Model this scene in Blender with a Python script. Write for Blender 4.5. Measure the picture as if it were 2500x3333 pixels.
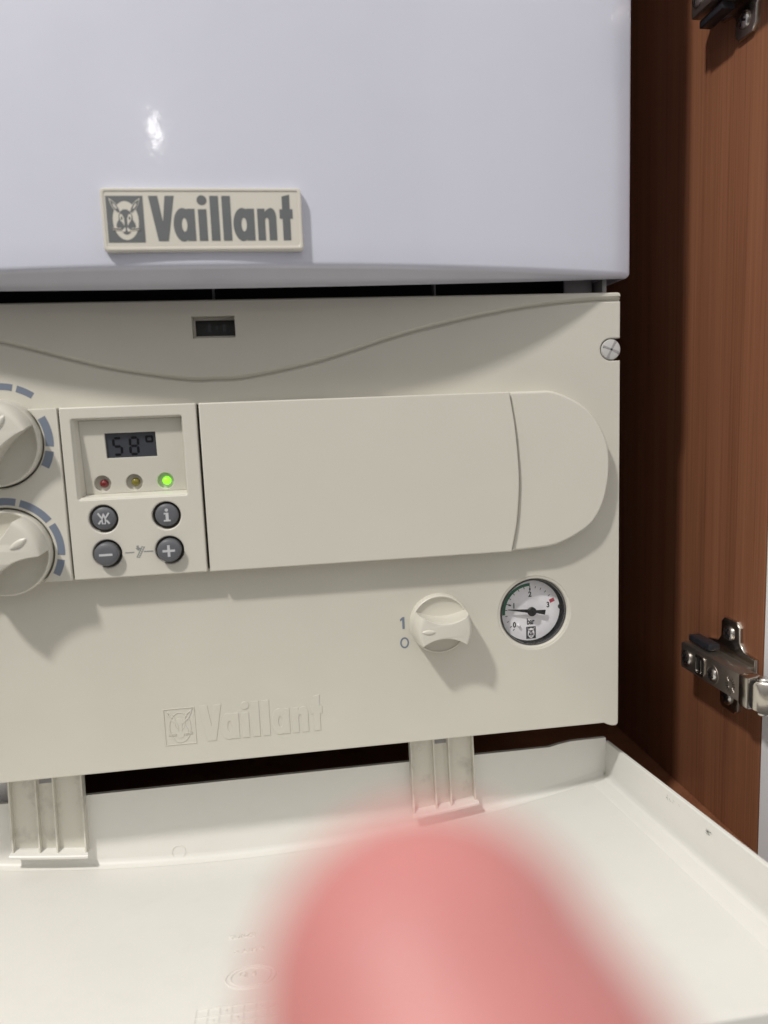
import bpy, bmesh, math, random
from math import sin, cos, pi, radians, sqrt, atan2
from mathutils import Vector, Matrix
from mathutils.geometry import tessellate_polygon

for o in list(bpy.data.objects):
    bpy.data.objects.remove(o)
S = bpy.context.scene
COL = S.collection
random.seed(4)

# ------------------------------------------------------------------ camera (mm: X right, Y away from camera, Z up; panel face = Y 0)
FPX, PITCH, YAW, ROLL, DIST = 2411.7, radians(7.734), radians(7.8356), radians(2.2268), 400.0
fwd = Vector((sin(YAW) * cos(PITCH), cos(YAW) * cos(PITCH), -sin(PITCH)))
rgt = Vector((cos(YAW), -sin(YAW), 0))
dwn = fwd.cross(rgt)
r2 = cos(ROLL) * rgt + sin(ROLL) * dwn
d2 = -sin(ROLL) * rgt + cos(ROLL) * dwn
cam_d = bpy.data.cameras.new('camera')
cam = bpy.data.objects.new('camera', cam_d)
COL.objects.link(cam)
CAMM = Matrix(((r2.x, -d2.x, -fwd.x, 0), (r2.y, -d2.y, -fwd.y, -DIST * .001), (r2.z, -d2.z, -fwd.z, 0), (0, 0, 0, 1)))
cam.matrix_world = CAMM
cam_d.sensor_fit = 'HORIZONTAL'
cam_d.sensor_width = 24.0
cam_d.lens = 24.0 * FPX / 2500.0
cam_d.clip_start = .002
cam_d.clip_end = 50
cam_d.dof.use_dof = True
cam_d.dof.focus_distance = .425
cam_d.dof.aperture_fstop = cam_d.lens / 4.1        # a phone lens: 4.1 mm entrance pupil
S.camera = cam

# ------------------------------------------------------------------ light
W = bpy.data.worlds.new('World')
S.world = W
W.use_nodes = True
wn = W.node_tree.nodes
wl = W.node_tree.links
bg = wn['Background']
tc = wn.new('ShaderNodeTexCoord')
sp = wn.new('ShaderNodeSeparateXYZ')
mr = wn.new('ShaderNodeMapRange')
mr.inputs[1].default_value = -1
mr.inputs[2].default_value = 1
rp = wn.new('ShaderNodeValToRGB')
rp.color_ramp.elements[0].color = (.22, .21, .20, 1)
rp.color_ramp.elements[1].color = (1.60, 1.55, 1.49, 1)
mid_ = rp.color_ramp.elements.new(.5)
mid_.color = (.30, .292, .288, 1)
wl.new(tc.outputs['Generated'], sp.inputs[0])
wl.new(sp.outputs[2], mr.inputs[0])
wl.new(mr.outputs[0], rp.inputs[0])
wl.new(rp.outputs[0], bg.inputs[0])
bg.inputs[1].default_value = .66


def lamp(name, loc, power, radius, col):
    l = bpy.data.lights.new(name, 'POINT')
    l.energy = power
    l.shadow_soft_size = radius
    l.color = col
    o = bpy.data.objects.new(name, l)
    o.location = Vector(loc) * .001
    COL.objects.link(o)
    return o


lamp('ceiling_lamp', (-920, -980, 1620), 146, .072, (1, .97, .915))
lamp('far_ceiling_lamp', (-316, -1540, 664), 1.5, .025, (1, .97, .93))

S.view_settings.view_transform = 'Standard'
S.view_settings.look = 'None'
S.view_settings.exposure = -.03
S.view_settings.gamma = 1
S.render.engine = 'CYCLES'
S.render.resolution_x = 768
S.render.resolution_y = 1024


# ------------------------------------------------------------------ pixel helpers
def ray(px, py):
    a, b = px - 1250, py - 1666.5
    return r2 * a + d2 * b + fwd * FPX


def P(px, py, Y=0):
    d = ray(px, py)
    t = (DIST + Y) / d.y
    return d.x * t, d.z * t


def camp(x, y, z):
    v = CAMM @ Vector((x * .001, y * .001, z * .001))
    return v * 1000


# ------------------------------------------------------------------ materials
def new_mat(name):
    m = bpy.data.materials.new(name)
    m.use_nodes = True
    nt = m.node_tree
    return m, nt, nt.nodes['Principled BSDF'], nt.nodes.new, nt.links.new


def plastic(name, col, rough=.42, bump=.10, bscale=2600, mottle=.05, dirt=0., spec=.5, coat=0., wob=0., specks=False, dirtcol=(.16, .14, .11)):
    m, nt, b, N, L = new_mat(name)
    b.inputs['Roughness'].default_value = rough
    b.inputs['Specular IOR Level'].default_value = spec
    b.inputs['Coat Weight'].default_value = coat
    b.inputs['Coat Roughness'].default_value = .075 if name == 'white_enamel' else .04
    t = N('ShaderNodeTexCoord')
    n1 = N('ShaderNodeTexNoise')
    n1.inputs['Scale'].default_value = 28
    n1.inputs['Detail'].default_value = 6
    L(t.outputs['Object'], n1.inputs['Vector'])
    mx = N('ShaderNodeMix')
    mx.data_type = 'RGBA'
    mx.inputs[6].default_value = [c * (1 - mottle) for c in col] + [1]
    mx.inputs[7].default_value = [min(1, c * (1 + mottle)) for c in col] + [1]
    L(n1.outputs['Fac'], mx.inputs[0])
    out = mx.outputs[2]
    if dirt:
        n2 = N('ShaderNodeTexNoise')
        n2.inputs['Scale'].default_value = 62
        n2.inputs['Detail'].default_value = 8
        n2.inputs['Roughness'].default_value = .65
        L(t.outputs['Object'], n2.inputs['Vector'])
        r = N('ShaderNodeMapRange')
        r.inputs[1].default_value = .52
        r.inputs[2].default_value = .72
        r.inputs[4].default_value = dirt
        L(n2.outputs['Fac'], r.inputs[0])
        m2 = N('ShaderNodeMix')
        m2.data_type = 'RGBA'
        L(r.outputs[0], m2.inputs[0])
        L(out, m2.inputs[6])
        m2.inputs[7].default_value = (*dirtcol, 1)
        out = m2.outputs[2]
    if specks:
        v = N('ShaderNodeTexVoronoi')
        v.inputs['Scale'].default_value = 42
        L(t.outputs['Object'], v.inputs['Vector'])
        lt = N('ShaderNodeMath')
        lt.operation = 'LESS_THAN'
        lt.inputs[1].default_value = .028
        L(v.outputs['Distance'], lt.inputs[0])
        sc = N('ShaderNodeSeparateColor')
        L(v.outputs['Color'], sc.inputs[0])
        g = N('ShaderNodeMath')
        g.operation = 'GREATER_THAN'
        g.inputs[1].default_value = .80
        L(sc.outputs[0], g.inputs[0])
        mu = N('ShaderNodeMath')
        mu.operation = 'MULTIPLY'
        L(lt.outputs[0], mu.inputs[0])
        L(g.outputs[0], mu.inputs[1])
        m3 = N('ShaderNodeMix')
        m3.data_type = 'RGBA'
        L(mu.outputs[0], m3.inputs[0])
        L(out, m3.inputs[6])
        m3.inputs[7].default_value = (.12, .1, .08, 1)
        out = m3.outputs[2]
    L(out, b.inputs['Base Color'])
    rr = N('ShaderNodeMapRange')
    rr.inputs[3].default_value = rough * .85
    rr.inputs[4].default_value = rough * 1.18
    L(n1.outputs['Fac'], rr.inputs[0])
    L(rr.outputs[0], b.inputs['Roughness'])
    if bump or wob:
        bp = N('ShaderNodeBump')
        bp.inputs['Strength'].default_value = bump or wob
        bp.inputs['Distance'].default_value = .0002
        nb = N('ShaderNodeTexNoise')
        nb.inputs['Scale'].default_value = bscale
        nb.inputs['Detail'].default_value = 2
        L(t.outputs['Object'], nb.inputs['Vector'])
        L(nb.outputs['Fac'], bp.inputs['Height'])
        L(bp.outputs[0], b.inputs['Normal'])
        if coat:
            L(bp.outputs[0], b.inputs['Coat Normal'])
    return m


def simple(name, col, rough=.5, metal=0., spec=.5, emit=0., bump=0., bscale=900, var=.12):
    m, nt, b, N, L = new_mat(name)
    b.inputs['Roughness'].default_value = rough
    b.inputs['Metallic'].default_value = metal
    b.inputs['Specular IOR Level'].default_value = spec
    t = N('ShaderNodeTexCoord')
    n1 = N('ShaderNodeTexNoise')
    n1.inputs['Scale'].default_value = 120
    n1.inputs['Detail'].default_value = 5
    L(t.outputs['Object'], n1.inputs['Vector'])
    mx = N('ShaderNodeMix')
    mx.data_type = 'RGBA'
    mx.inputs[6].default_value = [c * (1 - var) for c in col] + [1]
    mx.inputs[7].default_value = [min(1, c * (1 + var)) for c in col] + [1]
    L(n1.outputs['Fac'], mx.inputs[0])
    L(mx.outputs[2], b.inputs['Base Color'])
    if emit:
        b.inputs['Emission Color'].default_value = (*col, 1)
        b.inputs['Emission Strength'].default_value = emit
    if bump:
        bp = N('ShaderNodeBump')
        bp.inputs['Strength'].default_value = bump
        bp.inputs['Distance'].default_value = .0003
        nb = N('ShaderNodeTexNoise')
        nb.inputs['Scale'].default_value = bscale
        L(t.outputs['Object'], nb.inputs['Vector'])
        L(nb.outputs['Fac'], bp.inputs['Height'])
        L(bp.outputs[0], b.inputs['Normal'])
    return m


def wood(name):
    m, nt, b, N, L = new_mat(name)
    t = N('ShaderNodeTexCoord')
    mp = N('ShaderNodeMapping')
    mp.inputs['Scale'].default_value = (48, 48, 1.6)
    L(t.outputs['Object'], mp.inputs['Vector'])
    n0 = N('ShaderNodeTexNoise')
    n0.inputs['Scale'].default_value = 1.0
    n0.inputs['Detail'].default_value = 2
    L(mp.outputs[0], n0.inputs['Vector'])
    mp2 = N('ShaderNodeMapping')
    mp2.inputs['Scale'].default_value = (560, 560, 4.5)
    L(t.outputs['Object'], mp2.inputs['Vector'])
    n1 = N('ShaderNodeTexNoise')
    n1.inputs['Scale'].default_value = 1.0
    n1.inputs['Detail'].default_value = 7
    n1.inputs['Roughness'].default_value = .7
    L(mp2.outputs[0], n1.inputs['Vector'])
    # growth rings: bands across depth, warped by slow noise
    wv = N('ShaderNodeTexWave')
    wv.wave_type = 'BANDS'
    wv.bands_direction = 'Y'
    wv.inputs['Scale'].default_value = 11
    wv.inputs['Distortion'].default_value = 14
    wv.inputs['Detail'].default_value = 3
    wv.inputs['Detail Scale'].default_value = .8
    mp3 = N('ShaderNodeMapping')
    mp3.inputs['Scale'].default_value = (1, 1, .05)
    L(t.outputs['Object'], mp3.inputs['Vector'])
    L(mp3.outputs[0], wv.inputs['Vector'])
    a1 = N('ShaderNodeMath')
    a1.operation = 'MULTIPLY_ADD'
    a1.inputs[1].default_value = .76
    L(n1.outputs['Fac'], a1.inputs[0])
    a2 = N('ShaderNodeMath')
    a2.operation = 'MULTIPLY'
    a2.inputs[1].default_value = .05
    L(wv.outputs['Fac'], a2.inputs[0])
    L(a2.outputs[0], a1.inputs[2])
    a3 = N('ShaderNodeMath')
    a3.operation = 'MULTIPLY_ADD'
    a3.inputs[1].default_value = .20
    L(n0.outputs['Fac'], a3.inputs[0])
    L(a1.outputs[0], a3.inputs[2])
    cr = N('ShaderNodeValToRGB')
    e = cr.color_ramp.elements
    e[0].position, e[0].color = .28, (.12, .044, .024, 1)
    e[1].position, e[1].color = .76, (.30, .132, .068, 1)
    x = e.new(.5)
    x.color = (.225, .092, .048, 1)
    L(a3.outputs[0], cr.inputs[0])
    L(cr.outputs[0], b.inputs['Base Color'])
    b.inputs['Roughness'].default_value = .38
    b.inputs['Specular IOR Level'].default_value = .35
    bp = N('ShaderNodeBump')
    bp.inputs['Strength'].default_value = .12
    bp.inputs['Distance'].default_value = .0003
    L(n1.outputs['Fac'], bp.inputs['Height'])
    L(bp.outputs[0], b.inputs['Normal'])
    return m


def glass(name, rough=.02, tint=(1, 1, 1)):
    m = bpy.data.materials.new(name)
    m.use_nodes = True
    nt = m.node_tree
    nt.nodes.clear()
    out = nt.nodes.new('ShaderNodeOutputMaterial')
    mix = nt.nodes.new('ShaderNodeMixShader')
    lw = nt.nodes.new('ShaderNodeLayerWeight')
    lw.inputs[0].default_value = .5
    pw = nt.nodes.new('ShaderNodeMath')
    pw.operation = 'POWER'
    pw.inputs[1].default_value = 4
    fr = nt.nodes.new('ShaderNodeMath')
    fr.operation = 'MULTIPLY_ADD'
    fr.inputs[1].default_value = .7
    fr.inputs[2].default_value = .04
    nt.links.new(lw.outputs['Facing'], pw.inputs[0])
    nt.links.new(pw.outputs[0], fr.inputs[0])
    tr = nt.nodes.new('ShaderNodeBsdfTransparent')
    tr.inputs[0].default_value = (*tint, 1)
    gl = nt.nodes.new('ShaderNodeBsdfGlossy')
    gl.inputs['Roughness'].default_value = rough
    L = nt.links.new
    L(fr.outputs[0], mix.inputs[0])
    L(tr.outputs[0], mix.inputs[1])
    L(gl.outputs[0], mix.inputs[2])
    L(mix.outputs[0], out.inputs[0])
    return m


M = {}
BEIGE = (.575, .556, .492)
M['enamel'] = plastic('white_enamel', (.605, .62, .72), rough=.30, bump=.35, bscale=120, mottle=.02, coat=.35)
M['beige'] = plastic('beige_plastic', BEIGE, rough=.45, bump=.12, bscale=1900, mottle=.045, specks=True)
M['beige2'] = plastic('beige_plastic_module', (.61, .59, .525), rough=.36, bump=.06, bscale=2800, mottle=.02)
M['knob'] = plastic('beige_plastic_knob', (.615, .595, .53), rough=.34, bump=.03, bscale=2500, mottle=.02)
M['flap'] = plastic('cream_plastic_flap', (.76, .75, .71), rough=.30, bump=.05, bscale=420, mottle=.02, dirt=.03, specks=True)
M['strap'] = plastic('cream_plastic_strap', (.69, .67, .60), rough=.42, bump=.05, bscale=900, mottle=.04, dirt=.45, dirtcol=(.30, .275, .23))
M['badge'] = plastic('badge_resin', (.64, .61, .545), rough=.10, bump=0, mottle=.04, coat=.8)
M['print_grey'] = simple('grey_print', (.135, .145, .150), rough=.25)
M['print_blue'] = simple('slate_blue_print', (.175, .205, .265), rough=.4, var=.05)
M['print_lines'] = simple('grey_marking_print', (.25, .255, .26), rough=.5)
M['button'] = simple('dark_grey_rubber', (.115, .118, .132), rough=.42, bump=.15, bscale=1500)
M['icon'] = simple('pale_icon_print', (.52, .53, .55), rough=.5)
M['black'] = simple('black_plastic', (.012, .012, .013), rough=.45)
M['dark'] = simple('dark_interior_shade', (.010, .008, .009), rough=.7)  # near-black chassis: shade of the gap above the panel put into its colour
M['chassis'] = simple('grey_chassis_metal', (.30, .29, .30), rough=.45)
M['nickel'] = simple('nickel_plate', (.60, .56, .50), rough=.24, metal=1, bump=.12, bscale=300)
M['nickel_dark'] = simple('dull_nickel', (.44, .39, .35), rough=.42, metal=1, bump=.12, bscale=500)
M['screw'] = simple('zinc_screw', (.66, .65, .63), rough=.24, metal=1, bump=.15, bscale=700)
M['screw_grey'] = simple('pale_grey_nylon', (.50, .49, .48), rough=.35)
M['clip'] = simple('black_clip', (.018, .019, .024), rough=.35)
M['dial'] = simple('white_dial', (.82, .815, .85), rough=.55, var=.02)
M['ink'] = simple('black_ink', (.020, .020, .022), rough=.5)
M['green_ink'] = simple('green_ink', (.020, .135, .075), rough=.45)
M['red_ink'] = simple('red_ink', (.42, .05, .075), rough=.45)
M['chrome'] = simple('chrome', (.75, .75, .76), rough=.10, metal=1, var=.02)
M['bezel'] = simple('dark_gloss_bezel', (.05, .05, .052), rough=.08, spec=.8)
M['lens'] = glass('clear_lens')
M['lcd'] = simple('lcd_glass', (.050, .054, .066), rough=.08, spec=.6)
M['lcd_seg'] = simple('lcd_segment', (.004, .0045, .007), rough=.25)
M['red_led'] = simple('red_led', (.16, .010, .012), rough=.12, spec=.8)
M['red_led_base'] = simple('red_led_base', (.33, .19, .155), rough=.4)
M['yellow_led'] = simple('yellow_led', (.20, .17, .02), rough=.12, spec=.8)
M['yellow_led_base'] = simple('yellow_led_base', (.36, .32, .19), rough=.4)
M['green_led'] = simple('green_led', (.24, 1.0, .03), rough=.3, emit=1.25, var=.02)
M['green_led_base'] = simple('green_led_base', (.13, .62, .012), rough=.4, emit=.95, var=.05)  # emission paints the lit lamp's glow onto its well and base
M['scuff'] = simple('rubbed_black_scuff', (.10, .095, .085), rough=.7)
M['wood'] = wood('cherry_wood_veneer')
M['white_door'] = plastic('white_melamine', (.84, .84, .86), rough=.45, bump=.05, bscale=300, mottle=.01)


def skin_mat():
    m, nt, b, N, L = new_mat('skin')
    t = N('ShaderNodeTexCoord')
    n = N('ShaderNodeTexNoise')
    n.inputs['Scale'].default_value = 60
    n.inputs['Detail'].default_value = 5
    L(t.outputs['Object'], n.inputs['Vector'])
    mx = N('ShaderNodeMix')
    mx.data_type = 'RGBA'
    mx.inputs[6].default_value = (.34, .095, .108, 1)
    mx.inputs[7].default_value = (.66, .30, .262, 1)
    L(n.outputs['Fac'], mx.inputs[0])
    L(mx.outputs[2], b.inputs['Base Color'])
    b.inputs['Subsurface Weight'].default_value = .35
    b.inputs['Subsurface Radius'].default_value = (1, .35, .22)
    b.inputs['Subsurface Scale'].default_value = .004
    b.inputs['Roughness'].default_value = .5
    return m


M['skin'] = skin_mat()
M['nail'] = simple('finger_nail', (.56, .21, .20), rough=.3, var=.04)
M['sleeve'] = simple('dark_sleeve', (.05, .055, .07), rough=.9)


# ------------------------------------------------------------------ object helpers
def mesh_obj(name, verts, faces, mat, parent=None, smooth=True, flatset=None, angle=35, recalc=True):
    me = bpy.data.meshes.new(name)
    me.from_pydata([(v[0] * .001, v[1] * .001, v[2] * .001) for v in verts], [], faces)
    if recalc:
        bm = bmesh.new()
        bm.from_mesh(me)
        bmesh.ops.recalc_face_normals(bm, faces=bm.faces)
        bm.to_mesh(me)
        bm.free()
    if smooth:
        for p in me.polygons:
            p.use_smooth = True
        me.set_sharp_from_angle(angle=radians(angle))
        for i in flatset or ():
            me.polygons[i].use_smooth = False
    me.materials.append(M[mat])
    o = bpy.data.objects.new(name, me)
    COL.objects.link(o)
    if parent:
        o.parent = parent
        if parent.type == 'EMPTY':
            o.matrix_parent_inverse = Matrix.Translation(-parent.location)
    return o


def thing(name, loc, label, cat):
    o = bpy.data.objects.new(name, None)
    o.location = Vector(loc) * .001
    o.empty_display_size = .02
    COL.objects.link(o)
    o['label'] = label
    o['category'] = cat
    return o


def area2(l):
    return sum(l[i][0] * l[(i + 1) % len(l)][1] - l[(i + 1) % len(l)][0] * l[i][1] for i in range(len(l)))


def offs(l, d):
    n = len(l)
    out = []
    for i in range(n):
        a, b, c = Vector(l[i - 1]), Vector(l[i]), Vector(l[(i + 1) % n])
        e1, e2 = (b - a).normalized(), (c - b).normalized()
        n1, n2 = Vector((-e1.y, e1.x)), Vector((-e2.y, e2.x))
        m = n1 + n2
        if m.length < 1e-6:
            m = n1
        m.normalize()
        k = max(.35, m.dot(n1))
        p = b + m * (d / k)
        out.append((p.x, p.y))
    return out


def plate_data(loops, yf, yb, r=.6, seg=3):
    """front sheet with rounded rim facing the camera; first loop outer, others holes. coordinates (x, z)"""
    L = []
    for i, l in enumerate(loops):
        a = area2(l)
        if (i == 0 and a < 0) or (i > 0 and a > 0):
            l = l[::-1]
        L.append(list(l))
    V, F, flat = [], [], set()
    front = []
    for l in L:
        n = len(l)
        rings = []
        steps = range(seg + 1) if r > 0 else [seg]
        for k in steps:
            a = (k / seg) * pi / 2
            ins = r * (1 - sin(a)) if r > 0 else 0
            y = yf + (r * (1 - cos(a)) if r > 0 else 0)
            q = offs(l, ins) if ins > 1e-6 else l
            s = len(V)
            V += [(p[0], y, p[1]) for p in q]
            rings.append(s)
        if yb is not None:
            s = len(V)
            V += [(p[0], yb, p[1]) for p in l]
            rings.append(s)
        for a, b in zip(rings[:-1], rings[1:]):
            for i in range(n):
                j = (i + 1) % n
                F.append((a + i, b + i, b + j, a + j))
        front.append((rings[0], n))
    pl = [[Vector((V[s + i][0], V[s + i][2], 0)) for i in range(n)] for s, n in front]
    idx = [s + i for s, n in front for i in range(n)]
    for t in tessellate_polygon(pl):
        flat.add(len(F))
        F.append(tuple(idx[i] for i in t))
    return V, F, flat


def plate(name, loops, yf, yb, mat, parent, r=.6, seg=3, fn=None):
    V, F, flat = plate_data(loops, yf, yb, r, seg)
    if fn:
        V = [fn(v) for v in V]
    o = mesh_obj(name, V, F, mat, parent, flatset=flat, recalc=False)
    bm = bmesh.new()
    bm.from_mesh(o.data)
    bmesh.ops.recalc_face_normals(bm, faces=bm.faces)
    bm.to_mesh(o.data)
    bm.free()
    # keep the flat front crisp
    me = o.data
    return o


def sheet(name, loops, y, mat, parent, fn=None):
    """thin print: 0.12 mm proud"""
    return plate(name, loops, y, y + .25, mat, parent, r=0, fn=fn)


def merged(name, parts, mat, parent, fn=None):
    V, F = [], []
    for v, f, _ in parts:
        s = len(V)
        V += v
        F += [tuple(i + s for i in q) for q in f]
    if fn:
        V = [fn(v) for v in V]
    return mesh_obj(name, V, F, mat, parent)


def rect(x0, z0, x1, z1, r=0, n=5):
    if r <= 0:
        return [(x0, z0), (x1, z0), (x1, z1), (x0, z1)]
    out = []
    for cx, cz, a in ((x1 - r, z0 + r, -90), (x1 - r, z1 - r, 0), (x0 + r, z1 - r, 90), (x0 + r, z0 + r, 180)):
        for k in range(n + 1):
            t = radians(a + 90 * k / n)
            out.append((cx + r * cos(t), cz + r * sin(t)))
    return out


def circ(cx, cz, r, n=48, rz=None):
    return [(cx + r * cos(2 * pi * i / n), cz + (rz or r) * sin(2 * pi * i / n)) for i in range(n)]


def arcseg(cx, cz, r0, r1, a0, a1, n=14):
    o = [(cx + r1 * cos(radians(a0 + (a1 - a0) * i / n)), cz + r1 * sin(radians(a0 + (a1 - a0) * i / n))) for i in range(n + 1)]
    i_ = [(cx + r0 * cos(radians(a1 + (a0 - a1) * i / n)), cz + r0 * sin(radians(a1 + (a0 - a1) * i / n))) for i in range(n + 1)]
    return o + i_


def bar(x0, z0, x1, z1, w):
    dx, dz = x1 - x0, z1 - z0
    l = sqrt(dx * dx + dz * dz)
    nx, nz = -dz / l * w / 2, dx / l * w / 2
    return [(x0 - nx, z0 - nz), (x1 - nx, z1 - nz), (x1 + nx, z1 + nz), (x0 + nx, z0 + nz)]


def lathe_data(cx, cz, prof, n=64, y0=0.):
    """prof: list of (radius, height towards camera)"""
    V, F = [], []
    rings = []
    for r, h in prof:
        if r < 1e-6:
            rings.append((len(V), 1))
            V.append((cx, y0 - h, cz))
        else:
            rings.append((len(V), n))
            V += [(cx + r * cos(2 * pi * i / n), y0 - h, cz + r * sin(2 * pi * i / n)) for i in range(n)]
    for (a, na), (b, nb) in zip(rings[:-1], rings[1:]):
        for i in range(n):
            j = (i + 1) % n
            if nb == 1:
                F.append((a + i, a + j, b))
            elif na == 1:
                F.append((a, b + i, b + j))
            else:
                F.append((a + i, a + j, b + j, b + i))
    return V, F, set()


def lathe(name, cx, cz, prof, mat, parent, n=64, y0=0., angle=35):
    V, F, _ = lathe_data(cx, cz, prof, n, y0)
    return mesh_obj(name, V, F, mat, parent, angle=angle)


def box_data(x0, x1, y0, y1, z0, z1):
    V = [(x, y, z) for x in (x0, x1) for y in (y0, y1) for z in (z0, z1)]
    F = [(0, 1, 3, 2), (4, 6, 7, 5), (0, 4, 5, 1), (2, 3, 7, 6), (0, 2, 6, 4), (1, 5, 7, 3)]
    return V, F, set()


def bevel_box(name, x0, x1, y0, y1, z0, z1, mat, parent, r=.6, fn=None):
    V, F, _ = box_data(x0, x1, y0, y1, z0, z1)
    me = bpy.data.meshes.new(name)
    me.from_pydata(V, [], F)
    bm = bmesh.new()
    bm.from_mesh(me)
    if r > 0:
        bmesh.ops.bevel(bm, geom=list(bm.edges), offset=r, segments=2, profile=.5, affect='EDGES')
    V = [tuple(v.co) for v in bm.verts]
    bm.verts.index_update()
    F = [tuple(v.index for v in f.verts) for f in bm.faces]
    bm.free()
    bpy.data.meshes.remove(me)
    if fn:
        V = [fn(v) for v in V]
    return mesh_obj(name, V, F, mat, parent)


def text_loops_mesh(name, s, x, z, h, y, mat, parent, sx=1., align='CENTER', fn=None, thick=.25, bold=0.):
    c = bpy.data.curves.new(name, 'FONT')
    c.body = s
    c.size = 1
    c.align_x = align
    c.extrude = .0005
    c.offset = bold
    o = bpy.data.objects.new(name, c)
    COL.objects.link(o)
    bpy.context.view_layer.update()
    me = bpy.data.meshes.new_from_object(o.evaluated_get(bpy.context.evaluated_depsgraph_get()))
    V = [v.co.copy() for v in me.vertices]
    F = [tuple(p.vertices) for p in me.polygons]
    bpy.data.objects.remove(o)
    bpy.data.curves.remove(c)
    bpy.data.meshes.remove(me)
    zs = [v.y for v in V]
    k = h / .70
    zc = (max(zs) + min(zs)) / 2 if align == 'CENTER' else 0
    VV = [(x + v.x * k * sx, y + (0 if v.z > 0 else thick), z + (v.y - zc) * k) for v in V]
    if fn:
        VV = [fn(v) for v in VV]
    return mesh_obj(name, VV, F, mat, parent)


# ------------------------------------------------------------------ wordmark glyphs (unit: capital height 1)
def ell(cx, cz, rx, rz, a0, a1, n=20):
    return [(cx + rx * cos(radians(a0 + (a1 - a0) * i / n)), cz + rz * sin(radians(a0 + (a1 - a0) * i / n))) for i in range(n + 1)]


def glyph_a(o):
    out = [(.838, .0), (1.02, 0), (1.02, .715), (.838, .715)] + ell(.745, .36, .215, .372, 66, 294, 26)
    hole = ell(.775, .36, .062, .155, 0, 342, 18)
    return [[(x + o, z) for x, z in out], [(x + o, z) for x, z in hole]]


GLYPHS = [
    [[(0, 1), (.17, 0), (.395, 0), (.574, 1), (.368, 1), (.292, .42), (.206, 1)]],
    glyph_a(0),
    [[(1.097, 0), (1.29, 0), (1.29, .705), (1.097, .705)]],
    [ell(1.195, .905, .112, .108, 0, 345, 23)],
    [[(1.374, 0), (1.572, 0), (1.572, 1), (1.374, 1)]],
    [[(1.647, 0), (1.844, 0), (1.844, 1), (1.647, 1)]],
    glyph_a(1.36),
    [[(2.45, 0), (2.625, 0), (2.625, .43)] + ell(2.667, .44, .042, .07, 170, 10, 8) + [(2.71, .43), (2.71, 0), (2.888, 0), (2.888, .52)] +
     ell(2.765, .52, .123, .21, 5, 105, 10) + [(2.665, .69), (2.625, .635), (2.625, .715), (2.45, .715)]],
    [[(3.035, 0), (3.215, 0), (3.215, .49), (3.275, .49), (3.275, .70), (3.215, .70), (3.215, 1.03), (3.035, .985), (3.035, .70), (2.97, .70), (2.97, .49), (3.035, .49)]],
]

# emblem pieces in unit coordinates: (loops, layer, light?)
EC = -.53
EMBLEM_SQUARE = [rect(-.945, -.025, -.125, 1.0), ell(EC, .455, .285, .425, 0, 350, 35)]
EMBLEM_OVAL = [ell(EC, .455, .287, .427, 0, 350, 35)]


def ear(s, k=1.0):
    bx_, bz = EC + s * .105, .60
    tx, tz = EC + s * .345, .955
    dx, dz = tx - bx_, tz - bz
    l = sqrt(dx * dx + dz * dz)
    ux, uz = dx / l, dz / l
    nx, nz = -uz, ux
    pts = []
    for i in range(17):
        t = i / 16
        w = .060 * sin(pi * min(1, t * .93 + .10)) ** .8 * k
        pts.append((bx_ + dx * (1 - k) * .5 + ux * l * t * k + nx * w, bz + dz * (1 - k) * .5 + uz * l * t * k + nz * w))
    for i in range(16, -1, -1):
        t = i / 16
        w = .060 * sin(pi * min(1, t * .93 + .10)) ** .8 * k
        pts.append((bx_ + dx * (1 - k) * .5 + ux * l * t * k - nx * w * .9, bz + dz * (1 - k) * .5 + uz * l * t * k - nz * w * .9))
    return pts


HEAD = [(x + EC, z) for x, z in [(-.10, .66), (-.04, .70), (.04, .70), (.10, .66), (.15, .57), (.155, .47), (.20, .40), (.215, .33), (.19, .27), (.10, .27),
                                (.085, .20), (.05, .165), (0, .15), (-.05, .165), (-.085, .20), (-.10, .27), (-.19, .27), (-.215, .33), (-.20, .40), (-.155, .47), (-.15, .57)]]


def eye(s):
    return [(EC + s * x, z) for x, z in [(.035, .50), (.07, .585), (.115, .60), (.135, .54), (.12, .46), (.07, .40), (.04, .34), (.035, .40)]]


def muzzle(s):
    return [(EC + s * x, z) for x, z in [(.012, .26), (.03, .31), (.06, .27), (.10, .245), (.075, .205), (.03, .215)]]


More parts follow.
